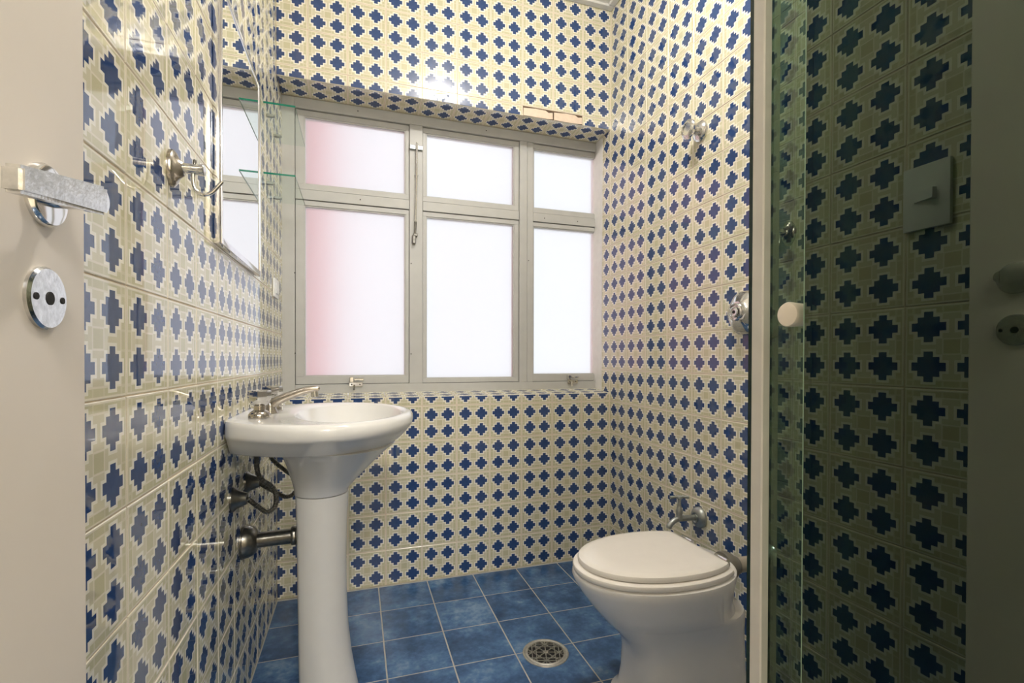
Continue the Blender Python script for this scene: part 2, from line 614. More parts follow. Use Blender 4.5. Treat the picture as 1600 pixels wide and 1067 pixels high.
cols = [(-0.2125, 0.2610, -0.1785, 0.2465), (0.3230, 0.7875, 0.3387, 0.765), (0.8600, 1.1985, 0.8640, 1.1975)]
for ci, (ox0, ox1, ix0, ix1) in enumerate(cols):
    # transom band between the upper and lower light
    box('transom', ox0, ox1, 0.154, 0.21, 1.6255, 1.6675, M['alu'], win, 0.0012)
    for (oz0, oz1, iz0, iz1) in ((1.670, 2.0055, 1.692, 1.982), (0.838, 1.623, 0.871 if ci != 1 else 0.857, 1.602)):
        bm = bmesh.new()
        y0, y1 = 0.160, 0.200
        bx(bm, ox0, ox1, y0, y1, iz1, oz1, 0.001)
        bx(bm, ox0, ox1, y0, y1, oz0, iz0, 0.001)
        bx(bm, ox0, ix0, y0, y1, iz0, iz1, 0.001)
        if ox1 - ix1 > 0.002:
            bx(bm, ix1, ox1, y0, y1, iz0, iz1, 0.001)
        # inner glazing bead
        bd = 0.0045
        bx(bm, ix0, ix1, y0 + .004, y1 - .008, iz1 - bd, iz1)
        bx(bm, ix0, ix1, y0 + .004, y1 - .008, iz0, iz0 + bd)
        bx(bm, ix0, ix0 + bd, y0 + .004, y1 - .008, iz0 + bd, iz1 - bd)
        if ox1 - ix1 > 0.002:
            bx(bm, ix1 - bd, ix1, y0 + .004, y1 - .008, iz0 + bd, iz1 - bd)
        s = obj('sash', bm, M['alu'], win)
        box('pane', ix0 + 0.001, ix1 - 0.001, 0.174, 0.178, iz0 + 0.001, iz1 - 0.001, M['frosted'], s)
# dark rubber joints behind the gaps between sashes and frame
bm = bmesh.new()
for x0, x1 in ((-0.2142, -0.2125), (0.2610, 0.2625), (0.3215, 0.3230), (0.7875, 0.789), (0.8275, 0.829)):
    bx(bm, x0, x1, 0.168, 0.200, 0.836, 2.008)
for z0, z1 in ((0.836, 0.838), (1.623, 1.6255), (1.6675, 1.670), (2.0055, 2.008)):
    for ox0, ox1, _, _ in cols:
        bx(bm, ox0, ox1, 0.168, 0.200, z0, z1)
obj('joint', bm, M['gasket'], win)
# long latch rod on the mullion
lt = obj('latch_bracket', bx(bmesh.new(), 0.262, 0.322, 0.139, 0.152, 1.893, 1.913, 0.002), M['grey_cast'], win)
bm = bmesh.new()
tube(bm, [(0.2935, 0.133, 1.921), (0.2925, 0.134, 1.75), (0.2875, 0.136, 1.56)], 0.0048, 10)
obj('latch_rod', bm, M['chrome'], win, True)
bm = bmesh.new()
tube(bm, [(0.2875, 0.134, 1.565), (0.2865, 0.130, 1.53), (0.284, 0.132, 1.505)], [0.006, 0.0045, 0.006], 10)
bx(bm, 0.273, 0.289, 0.128, 0.150, 1.466, 1.507, 0.003)
bx(bm, 0.278, 0.297, 0.126, 0.150, 1.500, 1.512, 0.002)
obj('latch_handle', bm, M['dull_metal'], win, True)
bm = bmesh.new()
for z in (1.78,):
    bx(bm, 0.2845, 0.3015, 0.1385, 0.150, z - .004, z + .004, 0.001)
obj('rod_guide', bm, M['alu'], win)
for cx_ in (0.030, 1.068):
    bm = bmesh.new()
    bx(bm, cx_ - 0.027, cx_ + 0.030, 0.140, 0.149, 0.826, 0.845, 0.0015)
    bx(bm, cx_ - 0.024, cx_ - 0.008, 0.136, 0.161, 0.845, 0.868, 0.002)
    bx(bm, cx_ - 0.006, cx_ + 0.034, 0.132, 0.142, 0.853, 0.862, 0.002)
    tube(bm, [(cx_ - .006, 0.136, 0.835), (cx_ - .006, 0.136, 0.812)], 0.0045, 8)
    c = obj('catch', bm, M['chrome'], win)
    bm = bmesh.new()
    for sx in (-0.016, 0.018):
        lathe(bm, [(0, 0.0035), (0.002, 0.0028), (0.0021, 0)], (cx_ + sx, 0.1405, 0.8355), (0, -1, 0), 10)
    obj('screw', bm, M['alu_dark'], c)
# screw heads in the frame
bm = bmesh.new()
for x, z, y in ((-0.214, 1.31, 0.1475), (0.04, 2.03, 0.1475), (0.62, 2.03, 0.1475), (0.05, 1.647, 0.1535), (0.92, 1.645, 0.1535), (1.10, 1.645, 0.1535),
                (0.836, 1.43, 0.1525), (0.27, 1.38, 0.1495), (-0.213, 0.97, 0.1475), (0.27, 0.97, 0.1495)):
    lathe(bm, [(0, 0.003), (0.001, 0.0025)], (x, y, z), (0, -1, 0), 8)
obj('screw', bm, M['alu_dark'], win)

# pale light well outside: a pink rendered wall running away on one side
tag(box('wall_outside', -0.75, -0.19, 0.30, 2.6, -0.5, 3.2, M['pink']), 'pink rendered wall outside the frosted window', 'wall', kind='structure')

# ------------------------------------------------------------------ door
dr = tag(box('door_1', -0.215, -0.180, YF + 0.03, -1.5865, 0.006, 2.09, M['door_paint'], None, 0.0012), 'open beige painted door with lever handle', 'door', kind='structure')
ry, rz = -1.6425, 1.065
lv = obj('door_handle', lathe(bmesh.new(), [(0, 0.0222), (0.003, 0.0222), (0.0055, 0.0205), (0.0066, 0.016), (0.0068, 0.0)], (-0.180, ry, rz), (1, 0, 0), 40), M['chrome'], dr, True)
bm = bmesh.new()
lathe(bm, [(0, 0.0085), (0.018, 0.0078), (0.030, 0.0085)], (-0.1735, ry, rz), (1, 0, 0), 20)
obj('neck', bm, M['chrome'], lv, True)
# tapering wedge bar, drooping towards its tip
bm = bmesh.new()
La = [(-0.1550, -1.641, 1.056), (-0.1415, -1.641, 1.054), (-0.1415, -1.641, 1.0755), (-0.1550, -1.641, 1.0755)]
Lb = [(-0.1520, -1.738, 1.0395), (-0.1415, -1.738, 1.0395), (-0.1415, -1.738, 1.0555), (-0.1520, -1.738, 1.0555)]
loft(bm, [La, Lb])
bmesh.ops.bevel(bm, geom=bm.edges[:], offset=0.002, segments=2, affect='EDGES')
obj('lever', bm, M['scratched'], lv, True)
es = obj('keyhole_plate', lathe(bmesh.new(), [(0, 0.0225), (0.0022, 0.0225), (0.004, 0.021), (0.0043, 0.0)], (-0.180, -1.6427, 0.9914), (1, 0, 0), 40), M['scratched'], dr, True)
obj('keyhole', lathe(bmesh.new(), [(0, 0.0048), (0.0006, 0.0048), (0.0007, 0)], (-0.1759, -1.6427, 0.9914), (1, 0, 0), 20), M['dark'], es)
for dy in (-0.0155, 0.0155):
    obj('screw', lathe(bmesh.new(), [(0, 0.0026), (0.0006, 0.0024), (0.0007, 0)], (-0.1759, -1.6427 + dy, 0.9914), (1, 0, 0), 14), M['dark'], es)

# ------------------------------------------------------------------ things on the left wall
# robe hook
hk = thing('robe_hook', 'chrome robe hook with curled rod between the door and the mirror', 'hook', (XL, -1.13, 1.266))
bm = bmesh.new()
loops = []
for d, s in ((0.0003, 1.0), (0.006, 1.0), (0.010, 0.84), (0.0105, 0.80), (0.014, 0.55), (0.021, 0.36), (0.021, 0.0001)):
    lp = []
    for k in range(32):
        a = 2 * PI * k / 32
        w, h = 0.018 * s, 0.034 * s
        # pointed shield outline
        q = 1.0 - 0.16 * (abs(math.sin(a)) ** 3) + 0.08 * abs(math.cos(2 * a))
        lp.append((XL + d, -1.13 + w * q * math.cos(a) * 1.0, 1.266 + h * q * math.sin(a)))
    loops.append(lp)
loft(bm, loops)
obj('back_plate', bm, M['worn_chrome'], hk, True)
bm = bmesh.new()
lathe(bm, [(0, 0.0085), (0.023, 0.0088), (0.0235, 0.0098), (0.0300, 0.0098), (0.0315, 0.0085), (0.0316, 0)], (XL + 0.0195, -1.13, 1.268), (1, 0, 0), 24)
obj('stem', bm, M['chrome'], hk, True)
bm = bmesh.new()
pth = [(XL + .034, -1.13, 1.262), (XL + .034, -1.13, 1.247), (XL + .038, -1.13, 1.233), (XL + .048, -1.13, 1.2265), (XL + .060, -1.13, 1.231), (XL + .069, -1.13, 1.241), (XL + .077, -1.13, 1.252)]
tube(bm, catmull(pth, 6), 0.0033, 12)
obj('hook_rod', bm, M['chrome'], hk, True)
obj('set_screw', lathe(bmesh.new(), [(0, 0.003), (0.008, 0.003), (0.009, 0.0022), (0.0091, 0)], (XL + 0.036, -1.13, 1.2755), (0, 0, 1), 12), M['dull_metal'], hk, True)

# mirror
mr = thing('wall_mirror', 'rectangular mirror in a thin polished steel frame', 'mirror', (XL, -0.65, 1.2))
my0, my1, mz0, mz1, md = -0.877, -0.428, 1.199, 1.779, 0.018
bm = bmesh.new()
fw = 0.010
bx(bm, XL + .0005, XL + md, my0, my0 + fw, mz0, mz1, 0.002, 2)
bx(bm, XL + .0005, XL + md, my1 - fw, my1, mz0, mz1, 0.002, 2)
bx(bm, XL + .0005, XL + md, my0 + fw, my1 - fw, mz0, mz0 + fw * 1.5, 0.002, 2)
bx(bm, XL + .0005, XL + md, my0 + fw, my1 - fw, mz1 - fw, mz1, 0.002, 2)
obj('frame', bm, M['steel'], mr, True)
box('mirror_glass', XL + .004, XL + md - .003, my0 + fw - .001, my1 - fw + .001, mz0 + fw, mz1 - fw + .001, M['mirror'], mr)

# two glass shelves
for z, lab in ((1.797, 'upper clear glass shelf between mirror and window'), (1.563, 'lower clear glass shelf between mirror and window')):
    sh = thing('glass_shelf', lab, 'shelf', (XL, -0.13, z), 'glass shelves beside the mirror')
    a = XL + 0.002
    bm = bmesh.new()
    bx(bm, a, -0.1635, -0.288, 0.030, z, z + 0.0055)
    s = obj('shelf_glass', bm, M['clear_glass'], sh)
    box('polished_edge', a, -0.1630, -0.2895, -0.2882, z - .0002, z + 0.0057, M['glass_edge'], s)
    box('long_edge', -0.1634, -0.1625, -0.288, 0.030, z - .0002, z + 0.0057, M['glass_edge_pale'], s)
    for y in (-0.213, -0.052):
        bm = bmesh.new()
        bx(bm, XL + .0003, XL + 0.022, y - 0.006, y + 0.006, z - 0.0105, z - 0.0006, 0.0015)
        lathe(bm, [(0, 0.005), (0.004, 0.005), (0.005, 0.004)], (XL + 0.022, y, z - 0.0056), (1, 0, 0), 12)
        obj('bracket', bm, M['grey_cast'], sh)

# power outlet next to the window and light switch beside the door
ot = thing('power_outlet', 'small white outlet plate on the wall tiles beside the window', 'outlet', (XL, -0.05, 1.214))
box('cover_plate', XL + .0004, XL + 0.008, -0.098, 0.004, 1.178, 1.249, M['white_plastic'], ot, 0.003, 2, True)
box('socket', XL + .0075, XL + 0.011, -0.072, -0.022, 1.193, 1.234, M['white_plastic'], ot, 0.001)
sw = thing('light_switch', 'white light switch plate behind the open door, reflected in shower glass', 'switch', (XL, -1.48, 1.24))
box('cover_plate', XL + .0004, XL + 0.009, -1.518, -1.443, 1.183, 1.298, M['white_plastic'], sw, 0.002, 2, True)
bm = bmesh.new()
loft(bm, [[(XL + .0088, -1.498, 1.232), (XL + .0088, -1.462, 1.232), (XL + .0088, -1.462, 1.252), (XL + .0088, -1.498, 1.252)],
          [(XL + .019, -1.497, 1.233), (XL + .011, -1.463, 1.233), (XL + .011, -1.463, 1.251), (XL + .019, -1.497, 1.251)]])
obj('rocker', bm, M['white_plastic'], sw)

# ------------------------------------------------------------------ sink
YC = -0.63
half = [(-0.2622, 0.0), (-0.2622, 0.085), (-0.2622, 0.168), (-0.21, 0.226), (-0.15, 0.272), (-0.09, 0.298), (-0.03, 0.304), (0.03, 0.290), (0.09, 0.248), (0.14, 0.184), (0.177, 0.10), (0.1925, 0.0)]


def resample(poly, n):
    P = [Vector((x, y, 0)) for x, y in poly]
    L = [0]
    for a, b_ in zip(P, P[1:]):
        L.append(L[-1] + (b_ - a).length)
    out = []
    j = 0
    for k in range(n + 1):
        s = L[-1] * k / n
        while j < len(L) - 2 and s > L[j + 1]:
            j += 1
        t = (s - L[j]) / max(1e-9, L[j + 1] - L[j])
        out.append(P[j].lerp(P[j + 1], min(1, t)))
    return [(p.x, p.y) for p in out]


smooth_half = half[:3] + [(p.x, p.y) for p in catmull([(x, y, 0) for x, y in half[2:]], 8)][1:]
NH = 44
dsh = [((x + 0.2622) / 0.4547, y / 0.304) for x, y in resample(smooth_half, NH)]
ell = [(0.5 - 0.5 * math.cos(PI * k / NH), math.sin(PI * k / NH)) for k in range(NH + 1)]


def sec(z, xr, xf, hw, w):
    """closed loop at height z; w = 0 D shape ... 1 ellipse"""
    h = []
    for (a, b_), (c, d) in zip(dsh, ell):
        u, v = a * (1 - w) + c * w, b_ * (1 - w) + d * w
        h.append((xr + (xf - xr) * u, hw * v))
    return [(x, YC + y, z) for x, y in h] + [(x, YC - y, z) for x, y in h[-2:0:-1]]


def rim(z, s):
    """outer outline moved inwards by s, the wall side kept"""
    return sec(z, -0.2622, 0.1925 - s, 0.304 - s, 0)


sk = thing('wash_basin', 'white ceramic wash basin on its pedestal below the mirror', 'sink', (XL, YC, 0.8))
bm = bmesh.new()
loops = [sec(0.575, -0.127, 0.006, 0.066, 1), sec(0.577, -0.129, 0.010, 0.070, 1), sec(0.588, -0.1295, 0.014, 0.075, 1), sec(0.61, -0.134, 0.034, 0.092, 1), sec(0.634, -0.141, 0.0575, 0.115, .95),
         sec(0.66, -0.148, 0.083, 0.142, .9), sec(0.69, -0.158, 0.114, 0.178, .8), sec(0.714, -0.166, 0.142, 0.212, .65),
         sec(0.716, -0.2622, 0.1435, 0.214, .05), sec(0.719, -0.2622, 0.1475, 0.222, 0), sec(0.744, -0.2622, 0.1735, 0.266, 0), sec(0.757, -0.2622, 0.183, 0.286, 0),
         rim(0.762, 0.006), rim(0.768, 0.002), rim(0.776, 0.0), rim(0.788, 0.001), rim(0.796, 0.005), rim(0.800, 0.012), rim(0.8005, 0.02)]
# inner bowl
for z, xr, xf, hw in ((0.7985, -0.128, 0.160, 0.245), (0.794, -0.122, 0.155, 0.238), (0.775, -0.108, 0.146, 0.222), (0.745, -0.085, 0.125, 0.185), (0.715, -0.05, 0.09, 0.13), (0.70, 0.0, 0.05, 0.05), (0.699, 0.02, 0.034, 0.012)):
    loops.append(sec(z, xr, xf, hw, 1))
loft(bm, loops)
obj('basin', bm, M['ceramic'], sk, True)
obj('drain_ring', lathe(bmesh.new(), [(0, 0.02), (0.003, 0.019), (0.0035, 0.013), (0.001, 0.012), (0.001, 0)], (0.025, YC, 0.6995), (0, 0, 1), 24), M['chrome'], sk, True)
# pedestal
pd = thing('sink_pedestal', 'white ceramic pedestal column flaring at the floor', 'pedestal', (-0.055, YC, 0))
bm = bmesh.new()
prof = [(0.0005, -0.118, 0.040, 0.090), (0.02, -0.118, 0.038, 0.088), (0.06, -0.118, 0.030, 0.083), (0.12, -0.119, 0.020, 0.076), (0.20, -0.120, 0.0115, 0.068), (0.30, -0.1215, 0.0072, 0.063), (0.40, -0.1225, 0.0062, 0.062),
        (0.50, -0.124, 0.0085, 0.065), (0.574, -0.1265, 0.0125, 0.071)]
loft(bm, [sec(z, xr, xf, hw, 0.55) for z, xr, xf, hw in prof])
obj('column', bm, M['ceramic'], pd, True)

# mixer tap: two handles and a low spout
tp = thing('mixer_tap', 'worn chrome tap with two faceted knobs and a slanting spout', 'tap', (-0.19, YC, 0.8))
for y in (-0.727, -0.533):
    bm = bmesh.new()
    lathe(bm, [(0.0003, 0.026), (0.004, 0.0262), (0.009, 0.0252), (0.014, 0.0215), (0.018, 0.016), (0.019, 0.0138), (0.031, 0.0132)], (-0.198, y, 0.800), (0, 0, 1), 32)
    h = obj('valve_body', bm, M['worn_chrome'], tp, True)
    bm = bmesh.new()
    lathe(bm, [(0.029, 0.014), (0.031, 0.018), (0.040, 0.0245), (0.054, 0.0280), (0.066, 0.0270), (0.0685, 0.0245), (0.069, 0.0)], (-0.198, y, 0.800), (0, 0, 1), 8)
    obj('knob', bm, M['knob_chrome'], h, True)
bm = bmesh.new()
lathe(bm, [(0.0003, 0.022), (0.004, 0.021), (0.012, 0.017), (0.02, 0.0155), (0.028, 0.013)], (-0.19, YC, 0.800), (0, 0, 1), 28)
obj('spout_base', bm, M['worn_chrome'], tp, True)
bm = bmesh.new()
loops = []
path = catmull([(-0.196, 0, 0.812), (-0.180, 0, 0.828), (-0.145, 0, 0.845), (-0.105, 0, 0.859), (-0.074, 0, 0.864), (-0.066, 0, 0.8605)], 5)
for i, p in enumerate(path):
    f_ = i / (len(path) - 1)
    t = (path[min(i + 1, len(path) - 1)] - path[max(i - 1, 0)]).normalized()
    n = Vector((-t.z, 0, t.x))
    w, hh = 0.0135 - 0.003 * f_, 0.0135 - 0.0055 * f_
    loops.append([Vector((p.x, YC, p.z)) + n * hh * math.copysign(abs(math.cos(a)) ** .6, math.cos(a)) + Vector((0, 1, 0)) * w * math.copysign(abs(math.sin(a)) ** .6, math.sin(a)) for a in [2 * PI * k / 20 for k in range(20)]])
loft(bm, loops)
obj('spout', bm, M['worn_chrome'], tp, True)
obj('aerator', lathe(bmesh.new(), [(0, 0.0105), (0.016, 0.0105), (0.0165, 0.008), (0.012, 0.007), (0.012, 0)], (-0.0775, YC, 0.858), (0.1, 0, -1), 20), M['chrome'], tp, True)
obj('plug_rod', lathe(bmesh.new(), [(0, 0.003), (0.012, 0.003), (0.0125, 0.0075), (0.017, 0.0085), (0.021, 0.006), (0.0215, 0)], (-0.168, -0.575, 0.8003), (0, 0, 1), 16), M['chrome'], tp, True)

# supply hoses with wall flanges, drain pipe
def ribbed(bm, pts, r, seg=12, pitch=0.0042):
    P = catmull(pts, 24)
    L = [0]
    for a, b_ in zip(P, P[1:]):
        L.append(L[-1] + (b_ - a).length)
    n = int(L[-1] / (pitch / 4))
    Q, R = [], []
    j = 0
    for k in range(n + 1):
        s = L[-1] * k / n
        while j < len(L) - 2 and s > L[j + 1]:
            j += 1
        Q.append(P[j].lerp(P[j + 1], (s - L[j]) / max(1e-9, L[j + 1] - L[j])))
        R.append(r * (1.0, .9, .74, .9)[k % 4])
    return tube(bm, Q, R, seg)


h1 = thing('supply_hose', 'ribbed metal supply hose looping down from the basin to the wall', 'hose', (XL, -0.718, 0.597))
obj('wall_flange', lathe(bmesh.new(), [(0.0004, 0.031), (0.004, 0.031), (0.012, 0.024), (0.026, 0.0175), (0.034, 0.0145), (0.0345, 0)], (XL, -0.716, 0.595), (1, 0, 0), 32), M['dull_metal'], h1, True)
bm = bmesh.new()
ribbed(bm, [(XL + .030, -0.714, 0.594), (-0.2262, -0.705, 0.588), (-0.2042, -0.70, 0.5655), (-0.185, -0.70, 0.552), (-0.1670, -0.70, 0.5666), (-0.1655, -0.70, 0.5964), (-0.1765, -0.70, 0.619), (-0.1982, -0.70, 0.6372), (-0.2085, -0.70, 0.6627), (-0.208, -0.71, 0.7135)], 0.0068)
obj('hose', bm, M['dull_metal'], h1, True)
h2 = thing('supply_hose', 'ribbed metal supply hose farther back, partly behind the basin', 'hose', (XL, -0.549, 0.595))
obj('wall_flange', lathe(bmesh.new(), [(0.0004, 0.031), (0.004, 0.031), (0.012, 0.024), (0.026, 0.0175), (0.034, 0.0145), (0.0345, 0)], (XL, -0.549, 0.597), (1, 0, 0), 32), M['dull_metal'], h2, True)
bm = bmesh.new()
ribbed(bm, [(XL + .030, -0.549, 0.597), (-0.212, -0.54, 0.576), (-0.1798, -0.53, 0.5521), (-0.1645, -0.53, 0.5433), (-0.1456, -0.528, 0.5474), (-0.128, -0.522, 0.572), (-0.137, -0.522, 0.600), (-0.1575, -0.53, 0.6142), (-0.2016, -0.53, 0.6601), (-0.208, -0.53, 0.7135)], 0.0068)
obj('hose', bm, M['dull_metal'], h2, True)
dp = thing('drain_pipe', 'dark tarnished waste pipe running from the wall to the pedestal', 'pipe', (XL, -0.60, 0.45))
obj('wall_flange', lathe(bmesh.new(), [(0.0004, 0.047), (0.005, 0.047), (0.006, 0.0445), (0.016, 0.043), (0.026, 0.0385), (0.034, 0.031), (0.038, 0.0235), (0.0385, 0)], (XL, -0.60, 0.447), (1, 0, 0), 36), M['dull_metal'], dp, True)
obj('pipe', tube(bmesh.new(), [(XL + .03, -0.60, 0.447), (-0.19, -0.60, 0.449), (-0.124, -0.605, 0.452)], 0.0205, 24), M['dull_metal'], dp, True)
obj('slip_nut', lathe(bmesh.new(), [(0, 0.024), (0.002, 0.0255), (0.012, 0.0255), (0.014, 0.024)], (-0.1395, -0.605, 0.452), (1, 0, 0.02), 32, 8, 0.03), M['dull_metal'], dp, True)

# ------------------------------------------------------------------ toilet
TY = -0.943


def egg(z, x0, x1, hw, n=2.1, clip=None, N_=72, front=0.55):
    """closed loop; nose at x0; widest point at fraction `front` of the length"""
    cx_ = x0 + (x1 - x0) * front
    lp = []
    for k in range(N_):
        a = 2 * PI * k / N_
        c, s = math.cos(a), math.sin(a)
        rx = (cx_ - x0) if c > 0 else (x1 - cx_)
        x = cx_ - rx * math.copysign(abs(c) ** (2 / n), c)
        y = hw * math.copysign(abs(s) ** (2 / n), s)
        if clip is not None and x > clip:
            x = clip
        lp.append((x, TY + y, z))
    return lp


tl = thing('toilet', 'off-white ceramic toilet with closed ivory lid beside the tiled wall', 'toilet', (0.9, TY, 0))
bm = bmesh.new()
loops = [egg(0.0005, 0.705, 1.13, 0.135, 3.2, front=.5), egg(0.022, 0.708, 1.128, 0.133, 3.2, front=.5), egg(0.030, 0.716, 1.12, 0.126, 3.2, front=.5), egg(0.045, 0.726, 1.095, 0.112, 3.2, front=.5), egg(0.09, 0.733, 1.072, 0.106, 3.2, front=.5),
         egg(0.155, 0.735, 1.070, 0.104, 3.2, front=.5), egg(0.185, 0.727, 1.070, 0.106, 3.0, front=.5), egg(0.215, 0.705, 1.070, 0.112, 2.8, front=.52), egg(0.245, 0.676, 1.070, 0.122, 2.6, front=.54),
         egg(0.262, 0.658, 1.068, 0.130, 2.5, front=.55), egg(0.271, 0.651, 1.060, 0.133, 2.5, front=.55), egg(0.277, 0.645, 1.030, 0.138, 2.4, front=.56), egg(0.305, 0.622, 1.022, 0.145, 2.3, front=.56), egg(0.335, 0.600, 1.025, 0.156, 2.2, front=.56),
         egg(0.362, 0.583, 1.029, 0.165, 2.15, front=.56), egg(0.377, 0.577, 1.031, 0.168, 2.15, front=.56), egg(0.385, 0.579, 1.030, 0.1665, 2.15, front=.56), egg(0.389, 0.586, 1.024, 0.160, 2.15, front=.56)]
loft(bm, loops)
obj('bowl', bm, M['ceramic_warm'], tl, True)
bm = bmesh.new()
loft(bm, [egg(z, 0.578 + i, 1.04 - i, 0.163 - i, 2.12, 0.968 - i, front=.52) for z, i in ((0.3895, .006), (0.391, .002), (0.397, 0.0), (0.403, .002), (0.4065, .008), (0.407, 0.02))])
st = obj('seat', bm, M['seat_plastic'], tl, True)
bm = bmesh.new()
loft(bm, [egg(z, 0.592 + i, 1.03 - i, 0.152 - i, 2.12, 0.955 - i, front=.52) for z, i in ((0.4072, .005), (0.409, .001), (0.415, 0.0), (0.421, .0025), (0.4245, .009), (0.4260, 0.022), (0.4264, 0.07))])
obj('lid', bm, M['seat_plastic'], tl, True)
for dy in (-0.072, 0.072):
    bm = bmesh.new()
    bx(bm, 0.955, 0.990, TY + dy - .012, TY + dy + .012, 0.3895, 0.402, 0.003, 2)
    lathe(bm, [(0, 0.0065), (0.045, 0.0065), (0.047, 0.005)], (0.972, TY + dy - 0.0225, 0.412), (0, 1, 0), 16)
    obj('hinge', bm, M['chrome'], tl, True)

# flush pipe between wall and toilet
fp = thing('flush_pipe', 'beige flush pipe with grey sleeve joining toilet back to wall', 'pipe', (XR, -0.935, 0.34))
fy = -0.945
obj('sleeve', lathe(bmesh.new(), [(0, 0.041), (0.006, 0.043), (0.022, 0.041), (0.040, 0.030), (0.048, 0.0255), (0.05, 0.0255)], (1.0335, fy, 0.352), (1, 0, -0.04), 28), M['rubber'], fp, True)
obj('pipe', tube(bmesh.new(), [(1.055, fy, 0.351), (1.12, fy, 0.349), (XR - .012, fy, 0.347)], 0.0215, 24), M['pipe_plastic'], fp, True)
obj('wall_flange', lathe(bmesh.new(), [(0.0004, 0.058), (0.004, 0.0585), (0.014, 0.052), (0.024, 0.038), (0.028, 0.024)], (XR, fy, 0.347), (-1, 0, 0), 36), M['chrome'], fp, True)

# garden-style wall tap behind the toilet
wt = thing('wall_tap', 'small grey metal tap with T handle on the wall behind toilet', 'tap', (XR, -0.648, 0.386))
wy, wz = -0.648, 0.386
obj('wall_flange', lathe(bmesh.new(), [(0.0004, 0.037), (0.005, 0.0375), (0.012, 0.034), (0.02, 0.026), (0.0215, 0.018), (0.018, 0.014), (0.022, 0.0125)], (XR, wy, wz), (-1, 0, 0), 36), M['grey_cast'], wt, True)
bm = bmesh.new()
tube(bm, catmull([(XR - .012, wy, wz), (XR - .06, wy, wz + .002), (XR - .095, wy, wz + .002), (XR - .115, wy, wz - .006), (XR - .128, wy, wz - .018), (XR - .131, wy, wz - .026)], 5), 0.0098, 16)
lathe(bm, [(0, 0.012), (0.012, 0.012), (0.016, 0.0105), (0.032, 0.0125), (0.038, 0.0095), (0.052, 0.0062), (0.078, 0.0060)], (XR - .088, wy, wz), (0, 0, 1), 20)
obj('spout', bm, M['grey_cast'], wt, True)
bm = bmesh.new()
lathe(bm, [(0.072, 0.007), (0.076, 0.0105), (0.081, 0.0105), (0.083, 0.007)], (XR - .088, wy, wz), (0, 0, 1), 18)
tube(bm, [(XR - .088 - .032, wy + .008, wz + .078), (XR - .088 - .016, wy + .004, wz + .0795), (XR - .088, wy, wz + .080), (XR - .088 + .016, wy - .004, wz + .0795), (XR - .088 + .032, wy - .008, wz + .078)], [0.006, 0.0046, 0.0055, 0.0046, 0.006], 12)
obj('handle', bm, M['grey_cast'], wt, True)

# flush valve
fv = thing('flush_valve', 'large round chrome flush valve on the wall above the toilet', 'valve', (XR, -0.873, 1.094))
vy, vz = -0.873, 1.094
bm = bmesh.new()
lathe(bm, [(0.0004, 0.071), (0.006, 0.0725), (0.016, 0.0715), (0.030, 0.064), (0.042, 0.050), (0.050, 0.036), (0.054, 0.0285), (0.0545, 0)], (XR, vy, vz), (-1, 0, 0), 72, 6, 0.035)
body = obj('cover', bm, M['chrome'], fv, True)
bm = bmesh.new()
lathe(bm, [(0.050, 0.0275), (0.060, 0.0275), (0.0625, 0.0245), (0.061, 0.021), (0.0585, 0.0205), (0.0585, 0.0)], (XR, vy, vz), (-1, 0, 0), 32)
obj('button_ring', bm, M['chrome'], fv, True)
bm = bmesh.new()
lathe(bm, [(0.058, 0.0175), (0.064, 0.017), (0.066, 0.013), (0.0645, 0.009), (0.0645, 0.0)], (XR, vy, vz), (-1, 0, 0), 28)
obj('push_button', bm, M['chrome'], fv, True)
obj('key_hole', lathe(bmesh.new(), [(0.0648, 0.0055), (0.0653, 0.0055), (0.0654, 0)], (XR, vy, vz), (-1, 0, 0), 6), M['dark'], fv)

# knob hook on the right wall
kh = thing('towel_knob', 'chrome knob hook high on the tiled wall above the toilet', 'hook', (XR, -0.642, 1.758))
bm = bmesh.new()
ky, kz = -0.642, 1.758
lathe(bm, [(0.0004, 0.036), (0.004, 0.0365), (0.010, 0.034), (0.016, 0.025), (0.020, 0.0165), (0.030, 0.0135)], (XR, ky, kz), (-1, 0, 0), 36)
obj('rose', bm, M['chrome'], kh, True)
bm = bmesh.new()
lathe(bm, [(0.028, 0.0135), (0.038, 0.0155), (0.044, 0.025), (0.050, 0.0325), (0.057, 0.0335), (0.062, 0.028), (0.063, 0.0215), (0.060, 0.0200), (0.060, 0.0)], (XR, ky, kz), (-1, 0, 0), 36)
obj('knob', bm, M['chrome'], kh, True)

# shower stop valve with pale knob, seen through the green glass
sv = thing('shower_valve', 'small chrome valve with pale knob seen through the green shower glass', 'valve', (XR, -0.99, 1.03))
bm = bmesh.new()
lathe(bm, [(0.0004, 0.030), (0.005, 0.030), (0.014, 0.020), (0.030, 0.012), (0.042, 0.012)], (XR, -1.0, 1.03), (-1, 0, 0), 28)
obj('rose', bm, M['chrome'], sv, True)
obj('knob', lathe(bmesh.new(), [(0.038, 0.014), (0.042, 0.022), (0.066, 0.0235), (0.070, 0.020), (0.0705, 0)], (XR, -1.0, 1.03), (-1, 0, 0), 28), M['ivory_knob'], sv, True)

